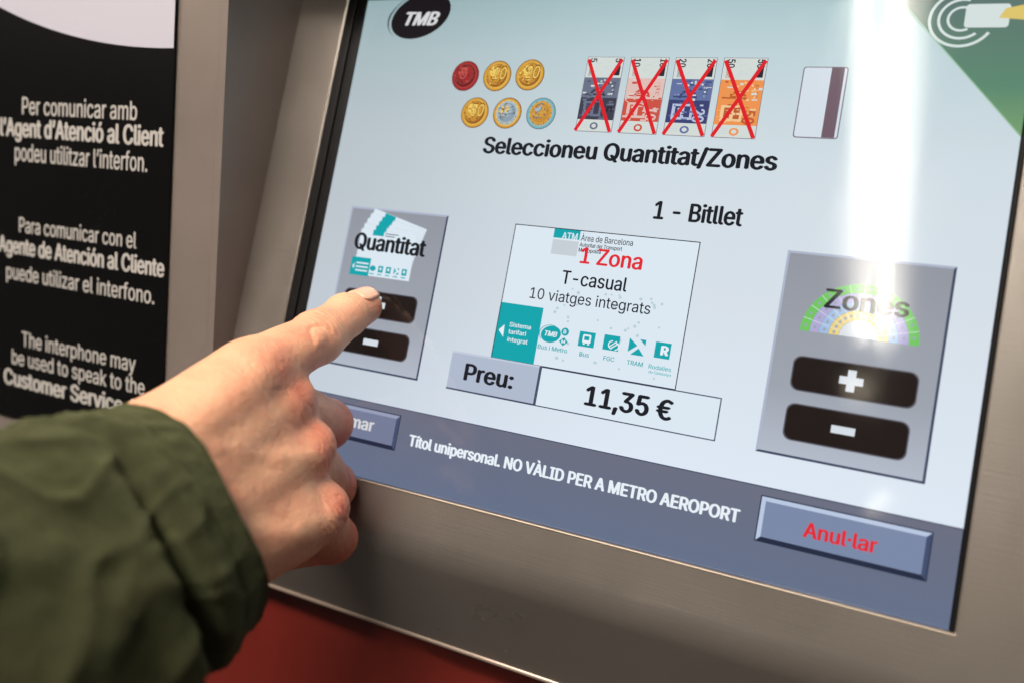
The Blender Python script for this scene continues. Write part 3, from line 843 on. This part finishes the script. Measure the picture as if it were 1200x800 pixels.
class Field:                             # a soft union of tapered limbs on a voxel grid
    def __init__(self, lo, hi, vox):
        self.lo, self.vox = np.array(lo, float), vox
        self.n = np.ceil((np.array(hi) - self.lo) / vox).astype(int)
        self.d = np.full(self.n, 30.0, np.float32)

    def limb(self, a, b, ra, rb, k, flat=None):
        a, b = np.asarray(a, float), np.asarray(b, float); m = max(ra, rb) + 2 * k + 3
        i0 = np.clip(((np.minimum(a, b) - m - self.lo) / self.vox).astype(int), 0, self.n)
        i1 = np.clip(((np.maximum(a, b) + m - self.lo) / self.vox).astype(int) + 1, 0, self.n)
        if (i1 <= i0).any(): return
        ax = [(self.lo[j] + self.vox * np.arange(i0[j], i1[j])).astype(np.float32) for j in range(3)]
        X, Y, Z = ax[0][:, None, None] - a[0], ax[1][None, :, None] - a[1], ax[2][None, None, :] - a[2]
        ab = b - a; L2 = max(ab @ ab, 1e-9)
        t = np.clip((X * ab[0] + Y * ab[1] + Z * ab[2]) / L2, 0, 1)
        dd = (X - t * ab[0]) ** 2 + (Y - t * ab[1]) ** 2 + (Z - t * ab[2]) ** 2
        if flat is not None:             # squeeze along one direction
            dr, f = flat; pr = (X - t * ab[0]) * dr[0] + (Y - t * ab[1]) * dr[1] + (Z - t * ab[2]) * dr[2]
            dd = dd + pr * pr * (f * f - 1)
        new = np.sqrt(np.maximum(dd, 0)) - (ra + (rb - ra) * t)
        old = self.d[i0[0]:i1[0], i0[1]:i1[1], i0[2]:i1[2]]
        if k > 0:
            h = np.clip(0.5 + 0.5 * (old - new) / k, 0, 1)
            res = old + (new - old) * h - k * h * (1 - h)
        else: res = np.minimum(old, new)
        self.d[i0[0]:i1[0], i0[1]:i1[1], i0[2]:i1[2]] = res

    def carve(self, a, b, r, k):         # soft groove
        keep = self.d.copy(); self.d = np.full(self.n, 30.0, np.float32); self.limb(a, b, r, r, 0)
        g = -self.d; h = np.clip(0.5 - 0.5 * (keep - g) / k, 0, 1)
        self.d = (keep + (g - keep) * h + k * h * (1 - h)).astype(np.float32)

    def mesh(self):
        import openvdb
        g = openvdb.FloatGrid(background=30.0); g.copyFromArray(np.ascontiguousarray(self.d))
        p, q = g.convertToQuads(0.0)
        return np.asarray(p, float) * self.vox + self.lo, np.asarray(q)


DIR = unit(np.array([0.33, -0.47, 0.82]))
MCP = [C(293, 437, 228), C(327, 472, 238), C(353, 526, 241), C(370, 598, 240)]
WR = MCP[1] - 88 * DIR
SD = unit(MCP[3] - MCP[0])
PALM = unit(np.cross(DIR, SD));  PALM = PALM if PALM[2] > 0 else -PALM      # away from the lens
BASE = [WR + 12 * DIR + o * SD for o in (-16, -5, 5, 15)]
PIP = [C(372, 396, 255), C(382, 497, 276), C(386, 570, 275), C(389, 631, 266)]
DIP = [C(405, 371, 273.5), None, None, None]
TIP = [C(427, 359.5, 285.0), None, None, None]


def curl(i, l1, l2):
    ax = unit(PIP[i] - MCP[i]); side = SD
    back = unit(np.cross(ax, side)); back = back if back @ PALM < 0 or back @ DIR < 0 else -back
    bend = -DIR * 0.75 + PALM * 0.35 - SD * (0.0, 0.0, 0.12, 0.45)[i]
    DIP[i] = PIP[i] + l1 * unit(bend)
    TIP[i] = DIP[i] + l2 * unit(-DIR * 0.5 - PALM * 0.8 - SD * (0, 0, 0.1, 0.5)[i])


curl(1, 25, 12); curl(2, 24, 12); curl(3, 17, 10)

HF = Field((-150, -35, 135), (-40, 108, 300), 0.58)
for i in range(4): HF.limb(BASE[i], MCP[i], 12.5, 10.5, 9 if i else 0)
for i in range(4): HF.limb(BASE[i] + 7 * PALM, MCP[i] + 5 * PALM - 8 * DIR, 11, 9, 9)
HF.limb(WR - 45 * unit(np.array([.45, -.3, .84])) + 4 * PALM - 9 * SD, BASE[0], 19, 14, 12)
HF.limb(WR - 45 * unit(np.array([.45, -.3, .84])) + 4 * PALM + 9 * SD, BASE[3], 19, 13, 12)
# thumb: base on the index side, folded across the palm
T0 = BASE[0] + 10 * PALM - 2 * SD + 6 * DIR; T1 = MCP[0] - 34 * DIR + 19 * PALM + 3 * SD
T2 = T1 + 24 * unit(0.8 * DIR + 0.6 * SD + 0.35 * PALM); T3 = T2 + 17 * unit(0.5 * DIR + 0.8 * SD + 0.1 * PALM)
HF.limb(T0, T1, 15, 11.5, 12); HF.limb(T1, T2, 11, 9.5, 4); HF.limb(T2, T3, 9.5, 7.5, 3)
HF.limb(BASE[3] + 12 * PALM, MCP[3] + 10 * PALM - 12 * DIR, 12, 9, 10)          # heel of the hand
# flesh between the bones of the back
for i in range(3): HF.limb((BASE[i] + BASE[i + 1]) / 2 + 8 * DIR - 1.5 * PALM, (MCP[i] + MCP[i + 1]) / 2 - 16 * DIR - 0.8 * PALM, 11.8, 9.4, 8)
# knuckles and tendons on the back
BK = -PALM
for i, (r, q) in enumerate(((9.0, 3.0), (8.2, 4.4), (7.6, 4.4), (7.0, 4.2))):
    HF.limb(MCP[i] + BK * q - 1.5 * DIR, MCP[i] + BK * q + 1.5 * DIR, r, r, 5)
    HF.limb(BASE[i] + BK * 9.0 + 14 * DIR, MCP[i] + BK * 8.0 - 6 * DIR, 1.6, 2.6, 7)
# soft skin between the knuckles
for i in range(3): HF.limb(MCP[i] - 3 * DIR + 4 * PALM, MCP[i + 1] - 3 * DIR + 4 * PALM, 6.5, 6.5, 5)
# veins
for a, b, c in ((0.35, 0.62, (0, 1)), (0.55, 0.88, (1, 2)), (0.30, 0.70, (2, 3))):
    p = BASE[c[0]] * (1 - a) + MCP[c[0]] * a + BK * 11.2; q = BASE[c[1]] * (1 - b) + MCP[c[1]] * b + BK * 10.8
    HF.limb(p, (p + q) / 2 + SD * 1.5, 0.9, 1.1, 4); HF.limb((p + q) / 2 + SD * 1.5, q, 1.1, 0.9, 4)
# pointing finger
HF.limb(MCP[0], PIP[0], 11.0, 9.6, 4)
HF.limb(PIP[0], DIP[0], 9.7, 8.4, 2.5)
HF.limb(DIP[0], TIP[0], 8.5, 7.4, 2)
AX = unit(PIP[0] - MCP[0]); DORS = unit(np.array([-0.15, -0.75, -0.62])); DORS = unit(DORS - (DORS @ AX) * AX)
HF.limb(PIP[0] + DORS * 2.8 - AX * 1, PIP[0] + DORS * 2.8 + AX * 1, 7.8, 7.8, 2.5)
HF.limb(DIP[0] + DORS * 1.2, DIP[0] + DORS * 1.2, 7.4, 7.4, 3)
# folded fingers
for i, (r0, r1, r2, r3) in ((3, (10.0, 9.2, 7.8, 6.6)), (2, (10.6, 10.0, 8.6, 7.4)), (1, (11.0, 10.2, 8.8, 7.6))):
    HF.limb(MCP[i] + 1 * PALM, PIP[i], r0, r1, 3.0); HF.limb(PIP[i], DIP[i], r1, r2, 1.4); HF.limb(DIP[i], TIP[i], r2, r3, 1.5)
    HF.limb(PIP[i] - unit(DIP[i] - PIP[i]) * 1.2, PIP[i], r1 * .93, r1 * .93, 2)

hv, hq = HF.mesh()


# fine relief: creases over the joints and skin folds
def vnoise(p, s, seed=0):
    from mathutils import noise
    o = Vector((seed * 17.3, seed * 5.1, 0))
    return np.array([noise.noise(Vector(q) * s + o) for q in p])


def vnormals(v, q):
    a = v[q[:, 2]] - v[q[:, 0]]; b = v[q[:, 3]] - v[q[:, 1]]; n = np.cross(a, b); out = np.zeros_like(v)
    for k in range(4): np.add.at(out, q[:, k], n)
    return out / (np.linalg.norm(out, axis=1)[:, None] + 1e-12)


nb = np.zeros(len(hv), int)              # light smoothing of the voxel surface
for k in range(4): np.add.at(nb, hq[:, k], 2)
for _ in range(4):
    acc = np.zeros_like(hv)
    for k in range(4):
        np.add.at(acc, hq[:, k], hv[hq[:, (k + 1) % 4]] + hv[hq[:, (k + 3) % 4]])
    hv = hv * 0.4 + 0.6 * acc / np.maximum(nb, 1)[:, None]
hn = vnormals(hv, hq)
if ((hv + hn - hv.mean(0)) ** 2).sum() < ((hv - hv.mean(0)) ** 2).sum(): hn = -hn; hq = hq[:, ::-1]
disp = np.zeros(len(hv))


def creases(c, ax, dors, reach, lines, wide):
    r = hv - c; t = r @ ax; d = r @ dors; near = np.exp(-((t / reach) ** 4)) * np.clip(d / 6, 0, 1)
    wob = vnoise(hv, 0.16, 3) * 1.3
    for s, depth, w in lines: disp[:] -= near * depth * np.exp(-((t + wob - s) / w) ** 2)


creases(PIP[0], unit(DIP[0] - MCP[0]), DORS, 12, ((-4.5, .28, .55), (-2.2, .38, .6), (0.2, .5, .7), (2.4, .36, .55), (4.6, .25, .5)), 1)
AX2 = unit(TIP[0] - PIP[0]); D2 = unit(DORS - (DORS @ AX2) * AX2)
creases(DIP[0], AX2, D2, 8, ((-2.0, .22, .45), (0.0, .34, .5), (1.7, .24, .45)), 1)
lump = C(376, 395, 0) ; lump_i = np.argmin(np.abs(hv[:, 0] / hv[:, 2] * 800 + 600 - 376) + np.abs(hv[:, 1] / hv[:, 2] * 800 + 400 - 395) + 0.6 * hv[:, 2])
lump = hv[lump_i].copy()                 # loose knot of skin over the middle joint with a crease beside it
ld = np.sqrt(((hv - lump) ** 2).sum(1)); side_ = ((hv - lump) @ unit(np.array([-0.8, -0.5, 0.1]))) / (ld + 1e-6)
ld = ld + 0.9 * vnoise(hv, 0.3, 9)
disp += 0.95 * np.clip(1 - (ld / 4.8) ** 2, 0, 1) ** 1.6 - 0.7 * np.exp(-((ld - 4.2) / 1.0) ** 2) * np.clip(side_ + 0.3, 0, 1)
def folds(seed, along, across, width):   # thin wandering skin lines that run across the finger direction
    from mathutils import noise
    a = hv @ DIR * along; b_ = hv @ SD * across; c_ = hv @ PALM * across
    v = np.array([noise.noise(Vector((x + seed, y, z))) for x, y, z in zip(a, b_, c_)])
    return np.clip(1 - np.abs(v) / width, 0, 1) ** 1.5


near = np.zeros(len(hv))
for i in (1, 2, 3): near = np.maximum(near, np.exp(-((hv - MCP[i] - BK * 9) ** 2).sum(1) / 9.5 ** 2))
near = np.maximum(near, 0.9 * np.exp(-((hv - PIP[0] - DORS * 7) ** 2).sum(1) / 8.0 ** 2))
near = np.maximum(near, 0.6 * np.exp(-((hv - MCP[0] - BK * 9) ** 2).sum(1) / 12.0 ** 2))
disp -= (0.07 + 0.42 * near) * folds(3.1, 0.42, 0.10, 0.16) + (0.07 + 0.14 * near) * folds(17.7, 0.8, 0.22, 0.22)
disp += 0.25 * vnoise(hv, 0.07, 1) + 0.08 * vnoise(hv, 0.19, 2)
hv = hv + hn * disp[:, None]

SKIN, n, l, b = new_mat('skin')
at = n.new('ShaderNodeAttribute'); at.attribute_name = 'blush'
geo = n.new('ShaderNodeNewGeometry')
blot = n.new('ShaderNodeTexNoise'); blot.inputs['Scale'].default_value = 95; blot.inputs['Detail'].default_value = 5; blot.inputs['Roughness'].default_value = 0.6
l.new(geo.outputs['Position'], blot.inputs['Vector'])
ma = n.new('ShaderNodeMath'); ma.operation = 'MULTIPLY_ADD'; ma.inputs[1].default_value = 1.15; ma.inputs[2].default_value = -0.47
l.new(blot.outputs['Fac'], ma.inputs[0])
ad = n.new('ShaderNodeMath'); ad.operation = 'ADD'; ad.use_clamp = True
l.new(ma.outputs[0], ad.inputs[0]); l.new(at.outputs['Fac'], ad.inputs[1])
mx = n.new('ShaderNodeMix'); mx.data_type = 'RGBA'
mx.inputs['A'].default_value = (0.83, 0.455, 0.285, 1); mx.inputs['B'].default_value = (0.70, 0.20, 0.13, 1)
l.new(ad.outputs[0], mx.inputs['Factor']); l.new(mx.outputs['Result'], b.inputs['Base Color'])
b.inputs['Roughness'].default_value = 0.46; b.inputs['Specular IOR Level'].default_value = 0.42
b.inputs['Subsurface Weight'].default_value = 0.22; b.inputs['Subsurface Radius'].default_value = (1.0, 0.32, 0.16); b.inputs['Subsurface Scale'].default_value = 0.004
vor = n.new('ShaderNodeTexVoronoi'); vor.inputs['Scale'].default_value = 1150; vor.feature = 'DISTANCE_TO_EDGE'
wrp = n.new('ShaderNodeTexNoise'); wrp.inputs['Scale'].default_value = 420; wrp.inputs['Detail'].default_value = 3
l.new(geo.outputs['Position'], wrp.inputs['Vector'])
vm = n.new('ShaderNodeVectorMath'); vm.operation = 'MULTIPLY_ADD'; vm.inputs[1].default_value = (0.0016,) * 3
l.new(wrp.outputs['Color'], vm.inputs[0]); l.new(geo.outputs['Position'], vm.inputs[2]); l.new(vm.outputs[0], vor.inputs['Vector'])
mn = n.new('ShaderNodeMath'); mn.operation = 'MINIMUM'; mn.inputs[1].default_value = 0.22; l.new(vor.outputs['Distance'], mn.inputs[0])
a2 = n.new('ShaderNodeMath'); a2.operation = 'ADD'; l.new(mn.outputs[0], a2.inputs[0]); l.new(wrp.outputs['Fac'], a2.inputs[1])
bp = n.new('ShaderNodeBump'); bp.inputs['Strength'].default_value = 0.62; bp.inputs['Distance'].default_value = 0.0007
l.new(a2.outputs[0], bp.inputs['Height']); l.new(bp.outputs['Normal'], b.inputs['Normal'])
NAIL = pm('nail', (0.78, 0.44, 0.31), 0.3)

blush = np.zeros(len(hv))
for p, r, k in [(MCP[i] + BK * 9, 9, .55) for i in (1, 2, 3)] + [(MCP[0] + BK * 8, 10, .35), (PIP[1], 17, .75), (PIP[2], 17, .75), (PIP[3], 17, .8), (PIP[0] + DORS * 5, 8, .22), (TIP[0], 9, .35),
                (MCP[0] + 16 * DIR + 9 * SD, 12, .45)]:
    blush = np.maximum(blush, 1.4 * k * np.exp(-((hv - p) ** 2).sum(1) / r ** 2))
person_me = bpy.data.meshes.new('person')
person_me.from_pydata([tuple(v) for v in mm2w(hv)], [], [tuple(map(int, f)) for f in hq]); person_me.materials.append(SKIN)
at_ = person_me.attributes.new('blush', 'FLOAT', 'POINT'); at_.data.foreach_set('value', blush.astype(np.float32))
bm = bmesh.new(); bm.from_mesh(person_me); bmesh.ops.recalc_face_normals(bm, faces=bm.faces); bm.to_mesh(person_me); bm.free()
person_me.polygons.foreach_set('use_smooth', [True] * len(person_me.polygons))
person = link('person', person_me)
tag(person, 'person in an olive green sleeve pressing a button on the screen with one pointing finger', 'person')

# finger nail
nv_, nf_ = [], []
NA = unit(TIP[0] - DIP[0]); ND = unit(DORS - (DORS @ NA) * NA); NS = np.cross(NA, ND)
cN = TIP[0] + NA * 0.5
nu, nt = 12, 12
for i in range(nu):
    for j in range(nt):
        s = -6.6 + 10.2 * i / (nu - 1); th = (-1 + 2 * j / (nt - 1)) * math.radians(52)
        sh = 1.0 - 0.16 * max(0, (s - 3.2) / 2.6) ** 2 - 0.10 * max(0, (-s - 3.0) / 2.2) ** 2
        drop = 0.030 * max(0, s) ** 2
        r = 7.66 - drop + 0.10 * max(0, -s) - 0.22 * max(0, -s - 4.5)
        nv_.append(cN + NA * (s - 0.9 * (abs(th)) ** 2) + (ND * math.cos(th * sh) + NS * math.sin(th * sh)) * r)
nf_ = [(i * nt + j, i * nt + j + 1, (i + 1) * nt + j + 1, (i + 1) * nt + j) for i in range(nu - 1) for j in range(nt - 1)]
nail = mesh_obj('fingernail', [tuple(v) for v in mm2w(np.array(nv_))], nf_, NAIL, person, smooth=True)
md = nail.modifiers.new('thickness', 'SOLIDIFY'); md.thickness = 0.0005; md.offset = 0

# ---- sleeve: a tube of cloth lofted along the forearm, bunched behind its cuff
AXB = unit(np.array([-0.47, 0.30, -0.83]))
SP0 = np.array([-100.0, 54.0, 199.0])
E1 = unit(np.cross(AXB, np.array([0, 1.0, 0]))); E2 = np.cross(AXB, E1)      # ring directions
NT, NL = 220, 200
LEN = 260.0
th = np.linspace(0, 2 * PI, NT, endpoint=False); tt = np.concatenate([np.linspace(0, 60, 110), np.linspace(60, LEN, NL - 110 + 1)[1:]])
TH, TT = np.meshgrid(th, tt)


def g(x, c, w): return np.exp(-((x - c) / w) ** 2)


def angd(a, c): return (a - c + PI) % (2 * PI) - PI


rad = 37.5 + 7.5 * (1 - np.exp(-TT / 45)) + 0.03 * TT
hem = 1.0 * (1 / (1 + np.exp((TT - 15) / 0.8)))                               # doubled cloth of the hem
rad = rad + 0.3 * hem - 0.55 * g(TT, 8.0, 0.7) - 0.25 * g(TT, 10.5, 0.4) * (np.sin(TH * 110) > 0)
A0 = math.atan2(0.2, -0.9)
t0 = 18 + 2.0 * np.sin(TH * 2 + 0.6) + 1.5 * np.sin(TH * 3 + 2)
deep = 0.12 + 1.1 * g(angd(TH, -0.15), 0, 0.75) + 0.15 * g(angd(TH, 1.05), 0, 0.35)
rad = rad + 1.6 * deep * g(TT, t0 - 6, 4) - 7.5 * deep * g(TT, t0 + 1.0, 2.6) + 3.6 * deep * g(TT, t0 + 8, 5)
t1 = 58 + 9 * np.sin(TH + 1.2) + 4 * np.sin(TH * 3)
rad = rad - 3.0 * (0.5 + 0.5 * np.sin(TH * 2 + 1)) * g(TT, t1, 6) + 2.0 * g(TT, t1 + 14, 10)
rad = rad + 0.9 * np.sin(TH * 5 + TT * 0.05) * np.clip(TT / 50, 0, 1) + 0.5 * np.sin(TH * 9 - TT * 0.11 + 1) * np.clip(TT / 40, 0, 1)
pts = np.stack([TH, TT], -1)
from mathutils import noise as _n
nz = np.array([_n.fractal(Vector((math.cos(a) * 2.2, math.sin(a) * 2.2, t * 0.045)), 0.9, 2.0, 4) for a, t in zip(TH.ravel(), TT.ravel())]).reshape(TH.shape)
nr = np.array([1 - abs(_n.noise(Vector((math.cos(a) * 2.6 + t * 0.02, math.sin(a) * 2.6 + 7, t * 0.055 + math.sin(a) * 0.8)))) * 2.6 for a, t in zip(TH.ravel(), TT.ravel())]).reshape(TH.shape)
ns = np.array([_n.noise(Vector((math.cos(a) * 9, math.sin(a) * 9, t * 0.22))) for a, t in zip(TH.ravel(), TT.ravel())]).reshape(TH.shape)
rad = rad + nz * 1.2 * np.clip(TT / 30 + 0.12, 0, 1) + np.clip(nr, 0, 1) ** 3 * 2.4 * np.clip(TT / 25 + 0.15, 0, 1) + 0.45 * ns
tshift = 1.6 * np.sin(TH * 2 + 1) + 1.0 * np.sin(TH * 5)                       # uneven cuff line
bendv = np.array([-0.35, 0.75, 0.0])
cen = SP0 + AXB * (TT + tshift * np.exp(-TT / 20))[..., None] + bendv * (np.clip(TT - 90, 0, None) ** 2 / 900)[..., None]
sv = cen + (np.cos(TH) * rad)[..., None] * E1 + (np.sin(TH) * rad * 1.0)[..., None] * E2
# the cuff turns inward and its lining runs back inside
inn = []
for q, (dr, dt) in enumerate(((0.5, -0.7), (-0.6, -0.9), (-1.8, 0.3), (-2.6, 4.0), (-4.0, 14.0), (-7.0, 30.0))):
    r_ = rad[0] + dr; c_ = SP0 + AXB * (tt[0] + tshift[...][0] + dt)[..., None]
    inn.append(c_ + (np.cos(th) * r_)[:, None] * E1 + (np.sin(th) * r_)[:, None] * E2)
allr = np.concatenate([np.array(inn[::-1]), sv], 0); NR = allr.shape[0]
sf = [(i * NT + j, i * NT + (j + 1) % NT, (i + 1) * NT + (j + 1) % NT, (i + 1) * NT + j) for i in range(NR - 1) for j in range(NT)]
sf.append(tuple((NR - 1) * NT + j for j in range(NT)))

CLOTH, n, l, b = new_mat('olive_cloth')
geo = n.new('ShaderNodeNewGeometry')
n1 = n.new('ShaderNodeTexNoise'); n1.inputs['Scale'].default_value = 60; n1.inputs['Detail'].default_value = 6; n1.inputs['Roughness'].default_value = 0.62
n2 = n.new('ShaderNodeTexNoise'); n2.inputs['Scale'].default_value = 900; n2.inputs['Detail'].default_value = 5; n2.inputs['Roughness'].default_value = 0.7
l.new(geo.outputs['Position'], n1.inputs['Vector']); l.new(geo.outputs['Position'], n2.inputs['Vector'])
cr = n.new('ShaderNodeValToRGB'); l.new(n1.outputs['Fac'], cr.inputs['Fac'])
cr.color_ramp.elements[0].position = 0.2; cr.color_ramp.elements[0].color = (0.017, 0.021, 0.0075, 1)
cr.color_ramp.elements[1].position = 0.8; cr.color_ramp.elements[1].color = (0.041, 0.043, 0.018, 1)
l.new(cr.outputs['Color'], b.inputs['Base Color'])
b.inputs['Roughness'].default_value = 0.92; b.inputs['Specular IOR Level'].default_value = 0.2
b.inputs['Sheen Weight'].default_value = 0.32; b.inputs['Sheen Roughness'].default_value = 0.5; b.inputs['Sheen Tint'].default_value = (0.55, 0.6, 0.3, 1)
bp = n.new('ShaderNodeBump'); bp.inputs['Strength'].default_value = 0.9; bp.inputs['Distance'].default_value = 0.0014
l.new(n2.outputs['Fac'], bp.inputs['Height']); l.new(bp.outputs['Normal'], b.inputs['Normal'])
slv = mesh_obj('jacket_sleeve', [tuple(v) for v in mm2w(allr.reshape(-1, 3))], sf, CLOTH, person, smooth=True)
